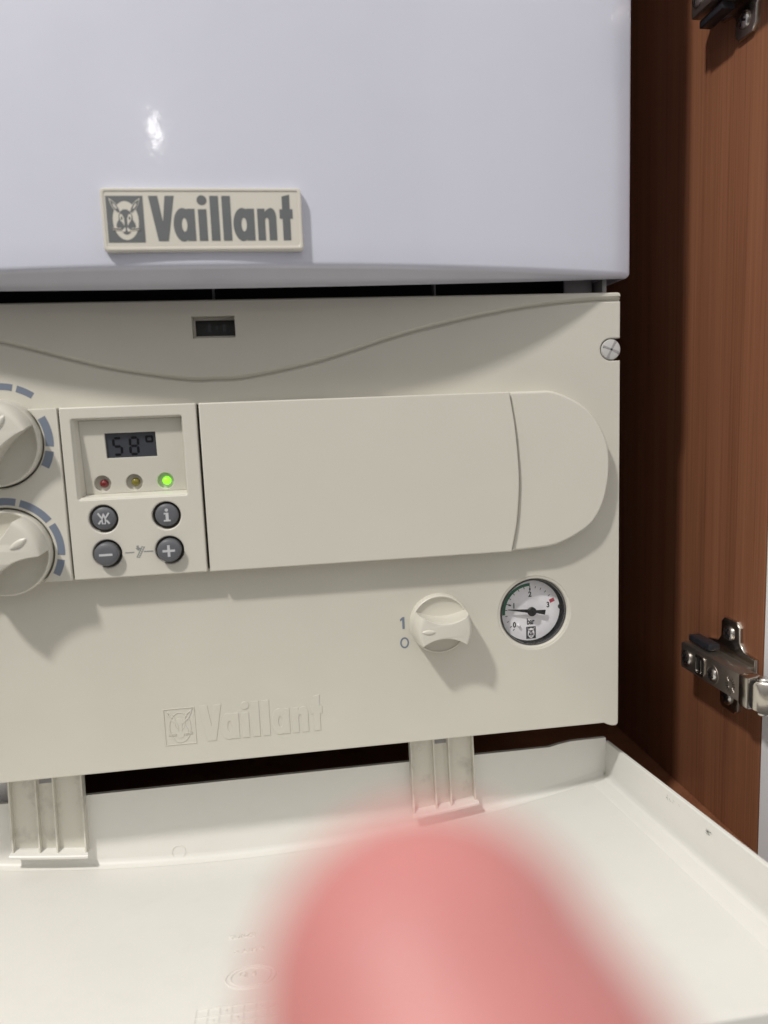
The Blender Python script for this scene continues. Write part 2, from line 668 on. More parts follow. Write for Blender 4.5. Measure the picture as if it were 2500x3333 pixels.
def emblem(parent, base, sc, x0, z0, y, dark, light, relief=.12, name='emblem'):
    """layers stacked towards the camera: plate, oval, head, face"""
    T = lambda l: [(x0 + x * sc, z0 + z * sc) for x, z in l]
    out = []
    out.append(plate(name + '_plate', [T(EMBLEM_SQUARE[0])], y, y + .4, dark, parent, r=0))
    out.append(plate(name + '_oval', [T(EMBLEM_OVAL[0])], y - relief, y + .2, light, parent, r=0))
    for s in (-1, 1):
        out.append(plate(name + '_ear', [T(ear(s))], y - relief * 2, y + .1, light, parent, r=0))
        out.append(plate(name + '_ear', [T(ear(s, .80))], y - relief * 3, y + .1, dark, parent, r=0))
        out.append(plate(name + '_ear', [T([(a, b) for a, b in ear(s, .36)])], y - relief * 4.2, y + .1, light, parent, r=0))
    out.append(plate(name + '_head', [T(HEAD)], y - relief * 3.6, y + .1, dark, parent, r=0))
    for s in (-1, 1):
        out.append(plate(name + '_eye', [T(eye(s))], y - relief * 4.6, y + .1, light, parent, r=0))
        out.append(plate(name + '_pupil', [T(ell(EC + s * .088, .505, .02, .04, 0, 330, 11))], y - relief * 5.4, y + .1, dark, parent, r=0))
        out.append(plate(name + '_muzzle', [T(muzzle(s))], y - relief * 4.6, y + .1, light, parent, r=0))
        for k in range(3):
            zz = .255 + .022 * k
            out.append(plate(name + '_whisker', [T(bar(EC + s * .11, .245 + .018 * k, EC + s * .30, zz, .012))], y - relief * 5, y + .1, light if k % 2 == 0 else dark, parent, r=0))
    return out


# ================================================================== CABINET
WX = 268.0
cab = thing('cabinet', (0, 160, -288), 'cherry wood wall cabinet housing the boiler, with a white door swung open', 'cabinet')
bevel_box('side_panel', WX, WX + 18, -23, 345, -288, 640, 'wood', cab, r=.5)
bevel_box('side_panel', -336, -318, -23, 345, -288, 640, 'wood', cab, r=.5)


bevel_box('bottom_panel', -317.9, WX - .1, -23, 345, -288, -269.8, 'wood', cab, r=.5)
bevel_box('top_panel', -317.9, WX - .1, -23, 345, 622, 640, 'wood', cab, r=.5)
bevel_box('back_panel', -336, WX + 18, 345.2, 349, -288, 640, 'wood', cab, r=0)
da = radians(14)


def doorfn(v):
    x, y, z = v
    return (WX + .3 + x * cos(da) - y * sin(da), -24.2 + x * sin(da) + y * cos(da), z)


door = bevel_box('door', 0, 18, -560, 0, -286, 638, 'white_door', cab, r=.3, fn=doorfn)
door['label'] = 'white door leaf seen along its inner face'


def hinge(zc, s):
    """s=+1: release clip above the arm, -1: below"""
    Z = lambda z: zc + s * z
    # mounting plate: wing outline on the wall (y, z)
    out = []
    for y, z in [(12, -11), (12, 11), (1, 13), (-2, 17), (-2, 26), (-5, 29), (-17, 29), (-20.5, 26), (-21, 17), (-25, 12.5), (-36, 11.5),
                 (-36, -11.5), (-25, -12.5), (-21, -17), (-20.5, -26), (-17, -29), (-5, -29), (-2, -26), (-2, -17), (1, -13)]:
        out.append((y, z))
    V, F, _ = plate_data([out], 0, 2.6, r=.9, seg=3)
    V = [(WX - 2.6 + v[1], v[0], Z(v[2])) for v in V]
    pl = mesh_obj('hinge', V, F, 'nickel', cab)
    # raised rail under the arm
    bevel_box('rail', WX - 9, WX - 2.3, -33, 10, Z(0) - 6.5, Z(0) + 6.5, 'nickel_dark', pl, r=1)
    # arm: channel with rounded top, slightly sloped towards the rear
    bevel_box('arm', WX - 19, WX - 8.6, -50, 16, Z(0) - 8.6, Z(0) + 8.6, 'nickel_dark', pl, r=1.6)
    # folded collar near the pivot
    bevel_box('collar', WX - 20.2, WX - 10, -55, -46.5, Z(0) - 9.3, Z(0) + 9.3, 'nickel', pl, r=1.5)
    # black block painted as the gap's shade, pivot pins, link to the door
    bevel_box('pivot_gap', WX - 18, WX - 8, -59, -54.5, Z(0) - 8, Z(0) + 8, 'black', pl, r=.6)
    for q in (-1, 1):
        V, F, _ = lathe_data(0, 0, [(3.6, -1), (3.6, .8), (3.0, 1.5), (0, 1.7)], 20)
        V = [(WX - 13 + v[0], -59.5 + v[2], Z(0) + q * (9.2 - v[1])) for v in V]
        mesh_obj('pivot_pin', V, F, 'screw', pl)

    V, F = [], []
    for i, k in enumerate((0, 1.0, 4, 8, 12, 16, 20)):
        hh = (7.4, 8.6, 8.9, 8.9, 8.6, 8.2, 8.0)[i]
        xo = WX - 19 + max(0, k - 3) * 1.35
        for x, z in [(0, -hh + 1.3), (1.3, -hh), (7, -hh), (7, hh), (1.3, hh), (0, hh - 1.3)]:
            V.append((xo + x, -58 - k, zc + z))
    for i in range(6):
        for j in range(6):
            a = i * 6 + j
            b = i * 6 + (j + 1) % 6
            F.append((a, b, b + 6, a + 6))
    F += [tuple(range(6)), tuple(range(36, 42))]
    mesh_obj('link_arm', V, F, 'nickel', pl)
    # release clip
    bevel_box('release_clip', WX - 15.5, WX - 7.6, -10, 13, Z(12) - 2.6, Z(12) + 2.0, 'clip', pl, r=1.1)
    # window in the arm with the cam behind
    V, F, _ = plate_data([rect(-5.6, -5.2, 5.6, 5.2, 2.2)], 0, 1, r=.2, seg=2)
    V = [(WX - 19.25 + v[1], -7 + v[0] * .8, Z(v[2])) for v in V]
    mesh_obj('adjuster_slot', V, F, 'black', pl)
    V, F, _ = plate_data([rect(-6.6, -6.4, 6.6, 6.4, 3), rect(-5.2, -5.0, 5.2, 5.0, 2.2)], 0, 1, r=.3, seg=2)
    V = [(WX - 19.7 + v[1], -7 + v[0] * .8, Z(v[2])) for v in V]
    mesh_obj('slot_rim', V, F, 'nickel', pl)
    bevel_box('adjuster_cam', WX - 19.6, WX - 17, -8.4, -6.4, Z(-.5) - 4.4, Z(-.5) + 4.4, 'nickel', pl, r=.4)

    def screw(y, z, xf, r, nm='screw'):
        V, F, _ = lathe_data(0, 0, [(r, -2), (r, .4), (r * .9, .95), (r * .55, 1.5), (0, 1.7)], 24)
        V = [(xf + v[1], y + v[0], z + v[2]) for v in V]
        sc_ = mesh_obj(nm, V, F, 'screw', pl)
        for a in (25, 115):
            ca, sa = cos(radians(a)), sin(radians(a))
            hw = r * .13
            pts = []
            for t, u in ((-.72 * r, -hw), (.72 * r, -hw), (.72 * r, hw), (-.72 * r, hw)):
                pts.append((t * ca - u * sa, t * sa + u * ca))
            V2 = [(xf - 1.75 + (.35 if abs(i) < 9 else 0), y + p[0], z + p[1]) for i, p in enumerate(pts)] + [(xf - 1.2, y + p[0], z + p[1]) for p in pts]
            F2 = [(0, 1, 2, 3), (0, 1, 5, 4), (1, 2, 6, 5), (2, 3, 7, 6), (3, 0, 4, 7)]
            mesh_obj('screw_recess', [(v[0] - .28, v[1], v[2]) for v in V2], F2, 'black', pl)

    screw(8, Z(0), WX - 19.2, 5.0)
    screw(-20, Z(-1), WX - 19.0, 4.2)
    screw(-11, Z(20.5), WX - 3.0, 4.6)
    screw(-11, Z(-20.5), WX - 3.0, 4.6)
    # raised ring round the second screw
    V, F, _ = lathe_data(0, 0, [(6.4, -.5), (6.1, .25), (5.3, .4), (4.6, .1), (4.5, -.4)], 28)
    V = [(WX - 19.0 + v[1], -20 + v[0], Z(-1) + v[2]) for v in V]
    mesh_obj('screw_rim', V, F, 'nickel_dark', pl)
    # stamped sunburst mark
    pr = []
    for k in range(18):
        a = 2 * pi * k / 18
        pr.append(plate_data([bar(1.9 * cos(a), 2.3 * sin(a), 4.6 * cos(a), 5.4 * sin(a), .5)], 0, .3, r=0))
    V, F = [], []
    for v, f, _ in pr:
        st = len(V)
        V += [(WX - 19.12 + q[1], -38 + q[0], Z(-1) + q[2]) for q in v]
        F += [tuple(i + st for i in g) for g in f]
    mesh_obj('stamped_mark', V, F, 'screw', pl)
    for o_ in [pl] + list(pl.children):
        o_.data.transform(Matrix.Translation((0, .0155, 0)))
    return pl


h1 = hinge(-162.6, 1)
h1['label'] = 'concealed cabinet hinge beside the pressure gauge'
h2 = hinge(225.0, -1)
h2['label'] = 'concealed cabinet hinge level with the white casing'

# ================================================================== BOILER
CX = -31.0
boi = thing('boiler', (CX, 300, -190), 'white wall-hung boiler with beige control panel and its cream flap folded open', 'boiler')

# ---- casing: bowed front, straight lower flange
HW, BOW, ZB, ZT = 229.8, 40.5, 68.0, 600.0


def bow(x):
    return -BOW * max(0., 1 - ((x - CX) / HW) ** 2)


def casing():
    rc = 4.0
    loop = []          # plan outline (x, y) from left back, round the front, to right back
    loop.append((-HW, 330))
    loop.append((-HW, 200))
    loop.append((-HW, 60))
    n = 72
    for k in range(5):
        a = radians(180 + 72 * k / 4)
        loop.append((-HW + rc + rc * cos(a), 4.2 + rc * sin(a) * .9))
    for i in range(1, n):
        x = -HW + 2.7 + (2 * HW - 5.4) * i / n
        loop.append((x, -BOW * (1 - (x / HW) ** 2) - .1))
    for k in range(5):
        a = radians(288 + 72 * k / 4)
        loop.append((HW - rc + rc * cos(a), 4.2 + rc * sin(a) * .9))
    loop += [(HW, 60), (HW, 200), (HW, 330)]
    N = len(loop)

    def inset(l, d):
        if d < 1e-6:
            return l
        out = []
        for i in range(N):
            a = Vector(l[max(0, i - 1)])
            b = Vector(l[min(N - 1, i + 1)])
            t = (b - a).normalized()
            nn = Vector((-t.y, t.x))
            out.append((l[i][0] + nn.x * d, l[i][1] + nn.y * d))
        return out
    V, F = [], []
    rows = []

    def add(l, z):
        rows.append(len(V))
        V.extend([(CX + x, y, z) for x, y in l])
    for z in (ZT, 480, 360, 240, 160, 110, ZB + 14):
        add(loop, z)
    # slight swage line above the lower edge, then the rounded edge
    R = 3.2
    for k in range(0, 7):
        a = k / 6 * pi / 2
        add(inset(loop, R * (1 - cos(a))), ZB + R * (1 - sin(a)))
    l2 = inset(loop, R)
    fr_ = lambda x: max(0., 1 - (x / HW) ** 2)
    z_edge = ZB

    def add3(l, zf):
        rows.append(len(V))
        V.extend([(CX + x, y, z) for (x, y), z in zip(l, zf)])
    fz = [fr_(l2[i][0]) if loop[i][1] < 0 else 0. for i in range(N)]
    add3([(x, y + 9 * q) for (x, y), q in zip(l2, fz)], [ZB - 2.4 * q for q in fz])
    add3([(x, y + 20 * q) for (x, y), q in zip(l2, fz)], [ZB - 5.2 * q for q in fz])
    add3([(x, y + 20.6 * q + .6) for (x, y), q in zip(l2, fz)], [ZB - 5.0 * q + .3 for q in fz])
    add3([(x, y + 21 * q + 1) for (x, y), q in zip(l2, fz)], [ZB + 22 for q in fz])
    for a, b in zip(rows[:-1], rows[1:]):
        for i in range(N - 1):
            F.append((a + i, a + i + 1, b + i + 1, b + i))
    F.append(tuple(rows[0] + i for i in range(N)))
    return mesh_obj('casing', V, F, 'enamel', boi, angle=50)


cas = casing()
cas['label'] = 'glossy white enamelled casing with bowed front'

# ---- chassis behind the panel
ch = bevel_box('chassis', -250, 176, 42, 325, -170, 100, 'dark', boi, r=0)
bevel_box('flange', 184, 186.6, 6, 322, -182, 68.5, 'chassis', ch, r=.3)
bevel_box('flange', -251, -248.4, 6, 322, -182, 68.5, 'chassis', ch, r=.3)
bevel_box('bracket', 165, 181.5, 14, 16, 40, 70.5, 'chassis', ch, r=.4)
for x in (-30.3, 91.0):
    bevel_box('tab', x - .6, x + .6, 18, 24, 52, 73, 'chassis', ch, r=.2)
bevel_box('pipe_cover', -245, -166, 46, 80, -252, -172, 'white_door', ch, r=2)

# ---- name badge on the casing
BY = -42.9
bd = plate('name_badge', [rect(-72.4, 75.3, 16.6, 102.9, 1.6)], BY, -37.5, 'badge', boi, r=1.5, seg=5)
# raised rim
plate('rim', [rect(-72.0, 75.7, 16.2, 102.5, 1.5), rect(-70.6, 77.1, 14.8, 101.1, 1.0)], BY - .35, BY + .8, 'badge', bd, r=.35, seg=3)
SC = 19.45
for g in GLYPHS:
    plate('letter', [[(-51.5 + x * SC, 79.7 + z * SC) for x, z in l] for l in g], BY - .12, BY + .2, 'print_grey', bd, r=0)
emblem(bd, None, SC, -51.5, 79.7, BY - .12, 'print_grey', 'badge', relief=.06)

# ---- control panel (sheet with openings)
PXR, PXL, PZT, PZB = 192.0, -254.0, 60.3, -189.6
GX, GZ, GR = 140.4, -118.6, 19.7
# raised upper field with the wavy lower edge
wave_px = [(0, 1113), (150, 1148), (300, 1188), (450, 1218), (600, 1233), (700, 1237), (800, 1232), (1000, 1190), (1133, 1150), (1300, 1095), (1450, 1056), (1600, 1023),
           (1750, 998), (1900, 982), (2015, 977)]
wpts = [P(x, y) for x, y in wave_px]


def crom(pts, n=6):
    out = []
    for i in range(len(pts) - 1):
        p0, p1, p2, p3 = pts[max(0, i - 1)], pts[i], pts[i + 1], pts[min(len(pts) - 1, i + 2)]
        for k in range(n):
            t = k / n
            out.append(tuple(.5 * (2 * p1[j] + (p2[j] - p0[j]) * t + (2 * p0[j] - 5 * p1[j] + 4 * p2[j] - p3[j]) * t * t + (3 * p1[j] - p0[j] - 3 * p2[j] + p3[j]) * t ** 3) for j in (0, 1)))
    out.append(pts[-1])
    return out


half_ = [(CX, 19.3)] + [p for p in wpts if p[0] > CX + 8]
wv = crom([(2 * CX - x, z) for x, z in reversed(half_[1:])] + half_, 6)
wv[0] = (PXL, wv[0][1])
wv[-1] = (PXR, wv[-1][1])

outer = [(PXL + 3, PZB), (PXR - 9, PZB), (PXR - 7, PZB - 1.2), (PXR - 4, PZB - 2.2), (PXR - 1.5, PZB - 2.2), (PXR - .3, PZB - 1.0), (PXR - .2, PZB + 2),
         (PXR, 23.2), (186.8, 23.2)]
outer += [(186.4 + 6.1 * cos(radians(a)), 29.3 + 6.1 * sin(radians(a))) for a in range(-100, -262, -12)][0:]
outer += [(186.8, 35.4), (PXR, 35.4)]
outer += [(x, z - .55) for x, z in reversed(wv)]
outer += [(PXL, PZB + 3), (PXL + .8, PZB + .9)]
SLOT = rect(-40.7, 40.8, -19.0, 51.9, .3, 2)
pan = plate('control_panel', [outer, circ(GX, GZ, GR + 1.8, 96)], 0, 22, 'beige', boi, r=.7, seg=4)
pan['label'] = 'flat beige fascia with printed marks and embossed lettering'

def wave_plate():
    """upper field: its lower flank dives into a groove along the wave"""
    T = 1.1
    up = [(w[0], w[1] + 2.2) for w in wv]
    up[0] = (PXL + 1.0, up[0][1])
    up[-1] = (PXR - 1.0, up[-1][1])
    n = len(wv)
    V, F = [], []
    zt = PZT - 1.0
    rows = []
    for y, dz, k in ((-T, 2.2, 1), (-T + .35, 1.75, 1), (.7, .85, 1), (1.5, .15, 1), (1.6, -1.2, 1)):
        rows.append(len(V))
        V += [((up[i][0] if y < 0 else wv[i][0]), y, w[1] + dz) for i, w in enumerate(wv)]
    for a_, b_ in zip(rows[:-1], rows[1:]):
        for i in range(n - 1):
            F.append((a_ + i, a_ + i + 1, b_ + i + 1, b_ + i))
    ring = up + [(PXR - 1.0, zt - 1.5), (PXR - 1.5, zt - .4), (PXR - 2.6, zt), (PXL + 2.6, zt), (PXL + 1.5, zt - .4), (PXL + 1.0, zt - 1.5)]
    V2, F2, fl_ = plate_data([ring, SLOT], -T, None, r=0)
    k0 = len(V)
    flat_ = set(range(len(F), len(F) + len(F2)))
    V += V2
    F += [tuple(i + k0 for i in f) for f in F2]
    # rounded right, top and left sides running back like the panel
    border = [up[-1]] + ring[n:] + [up[0]]
    prev = None
    for g, y in ((0, -T), (.55, -T + .25), (.9, -T + .9), (1.0, 22)):
        cur = len(V)
        for p in border:
            dx = g if p[0] > CX else -g
            near = min(abs(p[0] - PXR), abs(p[0] - PXL)) < 2.0
            V.append((p[0] + (dx if near else dx * .6), y, p[1] + (g if p[1] > zt - 1 else (g * .3 if p[1] > zt - 2 else 0))))
        if prev is not None:
            for i in range(len(border) - 1):
                F.append((prev + i, prev + i + 1, cur + i + 1, cur + i))
        prev = cur
    c_ = len(V)
    k = len(SLOT)
    V += [(p[0], -T, p[1]) for p in SLOT] + [(p[0], 7.2, p[1]) for p in SLOT]
    for i in range(k):
        j = (i + 1) % k
        F.append((c_ + i, c_ + j, c_ + k + j, c_ + k + i))
    return mesh_obj('wave_field', V, F, 'beige', pan, angle=35, flatset=flat_)


wf = wave_plate()
# slot window: pale frame step and black insert with faint figures
plate('slot_frame', [rect(-42, 39.5, -17.5, 53, 0), rect(-39.7, 42.6, -19.1, 50.7, .2, 2)], 6.4, 12, 'beige', pan, r=.2, seg=2)
plate('slot_window', [rect(-41, 41, -18, 52, 0)], 8.6, 12, 'black', pan, r=0)
for x, w, h in ((-32.8, 1.3, 3.6), (-28.8, 1.0, 1.6), (-25.0, 1.5, 3.6)):
    sheet('faint_figure', [rect(x - w / 2, 46.8 - h / 2, x + w / 2, 46.8 + h / 2), rect(x - w / 5, 46.8 - h / 6, x + w / 5, 46.8 + h / 5)], 8.4, 'lcd', pan)

# panel screw in the notch: cross-slotted cap
scx, scz = 186.6, 29.3
lathe('screw_cap', scx, scz, [(5.8, -3), (5.8, .2), (5.3, 1.0), (3.8, 1.35), (0, 1.5)], 'screw_grey', pan, n=40, y0=1.0)
for a in (62, -22):
    ca, sa = cos(radians(a)), sin(radians(a))
    plate('cross_slot', [bar(scx - 5.2 * ca, scz - 5.2 * sa, scx + 5.2 * ca, scz + 5.2 * sa, 1.15)], -.56, 1, 'chassis', pan, r=.1, seg=2)
bevel_box('screw_bracket', 180, 190.6, 6, 8, 22.5, 36, 'chassis', pan, r=.2)

# embossed wordmark, low on the panel
ES = 20.5
for g in GLYPHS:
    plate('embossed_letter', [[(-51.6 + x * ES, -176.8 + z * ES) for x, z in l] for l in g], -.34, .3, 'beige', pan, r=.12, seg=2)
ET = lambda l: [(-51.6 + x * ES, -176.8 + z * ES) for x, z in l]


def raised_line(name, loop, w=.42, h=.30, shut=True):
    l = ET(loop)
    if area2(l) < 0:
        l = l[::-1]
    plate(name, [l, offs(l, w)], -h, .2, 'beige', pan, r=.13, seg=2)


raised_line('embossed_frame', EMBLEM_SQUARE[0], .5, .34)
raised_line('embossed_oval', EMBLEM_OVAL[0], .45)
for s_ in (-1, 1):
    plate('embossed_ear', [ET(ear(s_)), ET([(a_, b_) for a_, b_ in ear(s_, .55)])], -.34, .2, 'beige', pan, r=.12, seg=2)
    raised_line('embossed_eye', eye(s_), .35, .42)
    for k_ in range(2):
        plate('embossed_whisker', [ET(bar(EC + s_ * .12, .245 + .03 * k_, EC + s_ * .31, .26 + .035 * k_, .018))], -.42, .2, 'beige', pan, r=.1, seg=2)
plate('embossed_head', [ET(HEAD)], -.22, .2, 'beige', pan, r=.14, seg=2)

# printed switch positions
x1, z1 = P(1311, 2028)
sheet('printed_one', [[(x1 - .3, z1 - 3.4), (x1 + 1.0, z1 - 3.4), (x1 + 1.0, z1 + 3.4), (x1 - .1, z1 + 3.4), (x1 - 1.5, z1 + 2.3), (x1 - 1.5, z1 + 1.0), (x1 - .3, z1 + 1.8)]], -.14, 'print_blue', pan)
x0, z0 = P(1317, 2092)
sheet('printed_zero', [ell(x0, z0, 2.55, 3.2, 0, 345, 23), ell(x0, z0, 1.65, 2.3, 0, 345, 23)], -.14, 'print_blue', pan)

# ---- pressure gauge
gau = lathe('pressure_gauge', GX, GZ, [(GR + 2.6, -1.2), (GR + 1.9, -.25), (GR + .9, -.5), (GR + .25, -1.4), (GR + .05, -2.2)], 'beige2', boi, n=96)
gau['label'] = 'round white pressure gauge with black needle and green band'
lathe('case', GX, GZ, [(GR + .04, -2.0), (GR - .05, -9.9)], 'black', gau, n=96)
lathe('bezel', GX, GZ, [(GR + .1, -2.4), (GR - .1, -1.6), (GR - .5, -1.3), (GR - .8, -1.5), (GR - .9, -2.4)], 'bezel', gau, n=96)
DY = 7.8
lathe('dial', GX, GZ - .6, [(18.1, -DY - .4), (18.1, -DY), (0, -DY)], 'dial', gau, n=96)
lathe('case_floor', GX, GZ, [(GR + .3, -DY - .5), (0, -DY - .5)], 'black', gau, n=96)
lens = lathe('lens', GX, GZ, [(GR - .75, -2.2), (GR * .8, -1.75), (GR * .5, -1.4), (GR * .25, -1.25), (0, -1.2)], 'lens', gau, n=96)
dcx, dcz = 140.4, -119.6
py = DY - .12
sheet('green_band', [arcseg(dcx, dcz, 15.2, 16.9, 90.2, 184.5, 30)], py, 'green_ink', gau)


def gang(v):
    return 90 + (2 - v) * 70 if v <= 2 else 90 - (v - 2) * 66


for k in range(15):
    v = k / 5
    a = radians(gang(v) if k else 226)
    big = k in (5, 10)
    sheet('tick', [bar(dcx + 15.2 * cos(a), dcz + 15.2 * sin(a), dcx + 13.9 * cos(a), dcz + 13.9 * sin(a), .34)], py, 'ink', gau)
    if big:
        sheet('tick', [bar(dcx + 13.9 * cos(a), dcz + 13.9 * sin(a), dcx + 12.4 * cos(a), dcz + 12.4 * sin(a), .85)], py, 'ink', gau)
a = radians(23)
sheet('red_mark', [bar(dcx + 13.0 * cos(a), dcz + 13.0 * sin(a), dcx + 16.0 * cos(a), dcz + 16.0 * sin(a), 2.1)], py, 'red_ink', gau)
for s, dx, dz in (('2', 0, 10.3), ('1', -9.8, 4.0), ('0', -9.6, -7.5), ('3', 11.0, 3.2)):
    text_loops_mesh('numeral', s, dcx + dx, dcz + dz, 3.1, py, 'ink', gau, sx=.85, bold=.03)
text_loops_mesh('unit_text', 'bar', dcx + .2, dcz - 6.2, 3.5, py, 'ink', gau, sx=.70, bold=.028)
emblem(gau, None, 7.1, dcx + .4 + .535 * 7.1, dcz - 16.4, py, 'ink', 'dial', relief=.04)
ncx, ncz, ny = GX, GZ - .4, 4.9
nv, na_ = Vector((cos(radians(172.5)), sin(radians(172.5)))), None
npx = Vector((-nv.y, nv.x))


def nd(t, u):
    return (ncx + nv.x * t + npx.x * u, ncz + nv.y * t + npx.y * u)


plate('needle', [[nd(14.3, -.12), nd(14.3, .12), nd(2.2, 1.0), nd(-2.2, .75), nd(-8.4, 1.55), nd(-8.5, -1.35), nd(-2.2, -.75), nd(2.2, -1.0)]], ny, ny + .7, 'black', gau, r=.1, seg=2)
lathe('needle_hub', ncx, ncz, [(2.65, -ny - .2), (2.65, -ny + 1.0), (2.3, -ny + 1.4), (.6, -ny + 1.5), (.5, -ny + 1.1), (0, -ny + 1.1)], 'black', gau, n=36)
lathe('stop_peg', dcx - 7.3, dcz - 7.8, [(.8, -DY), (.8, -DY + 1.4), (.4, -DY + 1.9), (0, -DY + 2)], 'dial', gau, n=16)
lathe('case_lug', dcx + GR - 1.2, dcz + 1.6, [(1.5, -DY), (1.5, -DY + 1.2), (0, -DY + 1.5)], 'black', gau, n=20)


# ---- rotary knobs
def knob(name, cx, cz, R, H, rim, theta, wm, we, y0=0., lens_a=.56, dish=2.0):
    k = lathe(name, cx, cz, [(R, -1.0), (R, rim - 1.0), (R - .18, rim - .35), (R - .6, rim), (R - 1.0, rim - .1), (R - 1.35, rim - .9),
                             (R * .82, rim - dish * .9), (R * .5, rim - dish * 1.15), (0, rim - dish * 1.2)], 'knob', boi, n=80, y0=y0)
    ca, sa = cos(radians(theta)), sin(radians(theta))
    Rg = R - .25
    n = 18
    ae = sqrt(Rg * Rg - we * we)
    pts = []
    up = [(-ae + 2 * ae * i / n) for i in range(n + 1)]
    w = lambda a: wm + (we - wm) * (a / ae) ** 2
    for a in up:                       # lower edge left->right
        pts.append((a, -w(a)))
    e = atan2(we, ae)
    for i in range(1, 8):
        t = -e + 2 * e * i / 8
        pts.append((Rg * cos(t), Rg * sin(t)))
    for a in reversed(up):
        pts.append((a, w(a)))
    for i in range(1, 8):
        t = pi - e + 2 * e * i / 8
        pts.append((Rg * cos(t), Rg * sin(t)))
    hs = [(rim - dish - .6, 1.0, 0), (rim + .1, 1.0, 0), (rim + (H - rim) * .35, .985, 0), (rim + (H - rim) * .62, .955, 0), (rim + (H - rim) * .82, .91, 0), (H - .75, .865, 0),
          (H - .28, .835, .10), (H, .80, .55)]
    V, F = [], []
    N = len(pts)
    for h, ea, ins in hs:
        q = offs([(a, b) for a, b in pts], ins) if ins else pts
        for a, b in q:
            V.append((cx + a * ea * ca - b * sa, y0 - h, cz + a * ea * sa + b * ca))
    for j in range(len(hs) - 1):
        for i in range(N):
            i2 = (i + 1) % N
            F.append((j * N + i, j * N + i2, (j + 1) * N + i2, (j + 1) * N + i))
    base = (len(hs) - 1) * N
    # front closed in strips (outline runs lower edge, right arc, upper edge, left arc)
    poly = [Vector((V[base + i][0], V[base + i][2], 0)) for i in range(N)]
    for t in tessellate_polygon([poly]):
        F.append(tuple(base + i for i in t))
    mesh_obj('grip', V, F, 'knob', k, angle=32)
    # leaf-shaped pointer
    lw, lh = R * .235, R * .085
    V, F = [], []
    m = 24
    for sc_, hh in ((1, -.2), (.86, .42), (.6, .78), (.3, .95)):
        for i in range(m):
            t = 2 * pi * i / m
            a = lens_a * R + lw * sc_ * cos(t)
            b = lh * sc_ * sin(t) * abs(sin(t)) ** .35
            V.append((cx + a * ca - b * sa, y0 - H - hh * R * .045, cz + a * sa + b * ca))
    for j in range(3):
        for i in range(m):
            i2 = (i + 1) % m
            F.append((j * m + i, j * m + i2, (j + 1) * m + i2, (j + 1) * m + i))
    F.append(tuple(3 * m + i for i in range(m)))
    mesh_obj('pointer', V, F, 'knob', k, angle=60)
    return k


C1, C2 = (-138.0, -8.2), (-138.0, -63.0)
sw = knob('rotary_switch', 83.6, -119.4, 16.7, 19.5, 5.2, 178, 4.2, 8.0)
sw['label'] = 'beige rotary switch turned to 1'
k1 = knob('temperature_knob', C1[0], C1[1], 21.6, 25, 15, 52, 6.5, 10.5, lens_a=.56, dish=3.4)
k1['label'] = 'large beige dial with its pointer turned steeply up'
k2 = knob('temperature_knob', C2[0], C2[1], 21.6, 25, 15, 31, 6.0, 10.2, lens_a=.56, dish=3.4)
k2['label'] = 'large beige dial with its pointer turned towards the minus button'

# ---- knob plate, display module, covers (all proud of the panel)
MY = -10.4
mx0, mx1, mzb, mzt = -107.2, -40.7, -79.6, 7.9
rk = 22.5
a1 = math.degrees(math.asin((mzt - C1[1]) / rk))
a2 = math.degrees(math.asin((mzb - C2[1]) / rk))
kp = [(mx0 - .9, mzb), (mx0 - .9, mzt)]
kp += [(C1[0] + rk * cos(radians(t)), C1[1] + rk * sin(radians(t))) for t in [a1 - (2 * a1 + 180) * i / 60 for i in range(61)]]
kp += [(-184, mzt), (-184, mzb)]
kp += [(C2[0] + rk * cos(radians(t)), C2[1] + rk * sin(radians(t))) for t in [180 - a2 - (180 - 2 * a2) * i / 60 for i in range(61)]]
kpl = plate('knob_plate', [kp], MY, .5, 'beige2', boi, r=.7, seg=3)
for (r0, r1, b0, b1) in ((22.9 + .4, 27.2, -6, 27.3), (22.9 + .4, 27.4, -30, -11.5)):
    sheet('scale_mark', [arcseg(C1[0], C1[1], r0, r1, b0, b1)], MY - .12, 'print_blue', kpl)
for (b0, b1) in ((76, 100), (35, 71.4), (-6.4, 29.6), (-30, -11.8)):
    sheet('scale_mark', [arcseg(C2[0], C2[1], 24.0, 27.6, b0, b1)], MY - .12, 'print_blue', kpl)
for (b0, b1) in ((54.6, 71.5), (75.8, 92), (96, 112)):
    sheet('scale_mark', [arcseg(C1[0], C1[1], 26.3, 29.6, b0, b1)], -.13, 'print_blue', pan)

# display module
RX0, RX1, RZ0, RZ1 = -101.9, -48.1, -38.6, 1.9
bts = [(-90.4, -48.8), (-59.3, -48.8), (-90.0, -66.8), (-59.0, -66.8)]
mod = plate('display_module', [rect(mx0, mzb, mx1, mzt, .8, 3), rect(RX0, RZ0, RX1, RZ1, .9, 3)] + [circ(x, z, 7.2, 40) for x, z in bts], MY, .5, 'beige2', boi, r=.7, seg=3)
mod['label'] = 'beige control module with a small dark display, three lamps and four buttons'


# recess: drafted walls and a floor that gets deeper towards the bottom
def fy(z):
    t = (RZ1 - z) / (RZ1 - RZ0)
    return MY + 4.6 + 3.6 * t


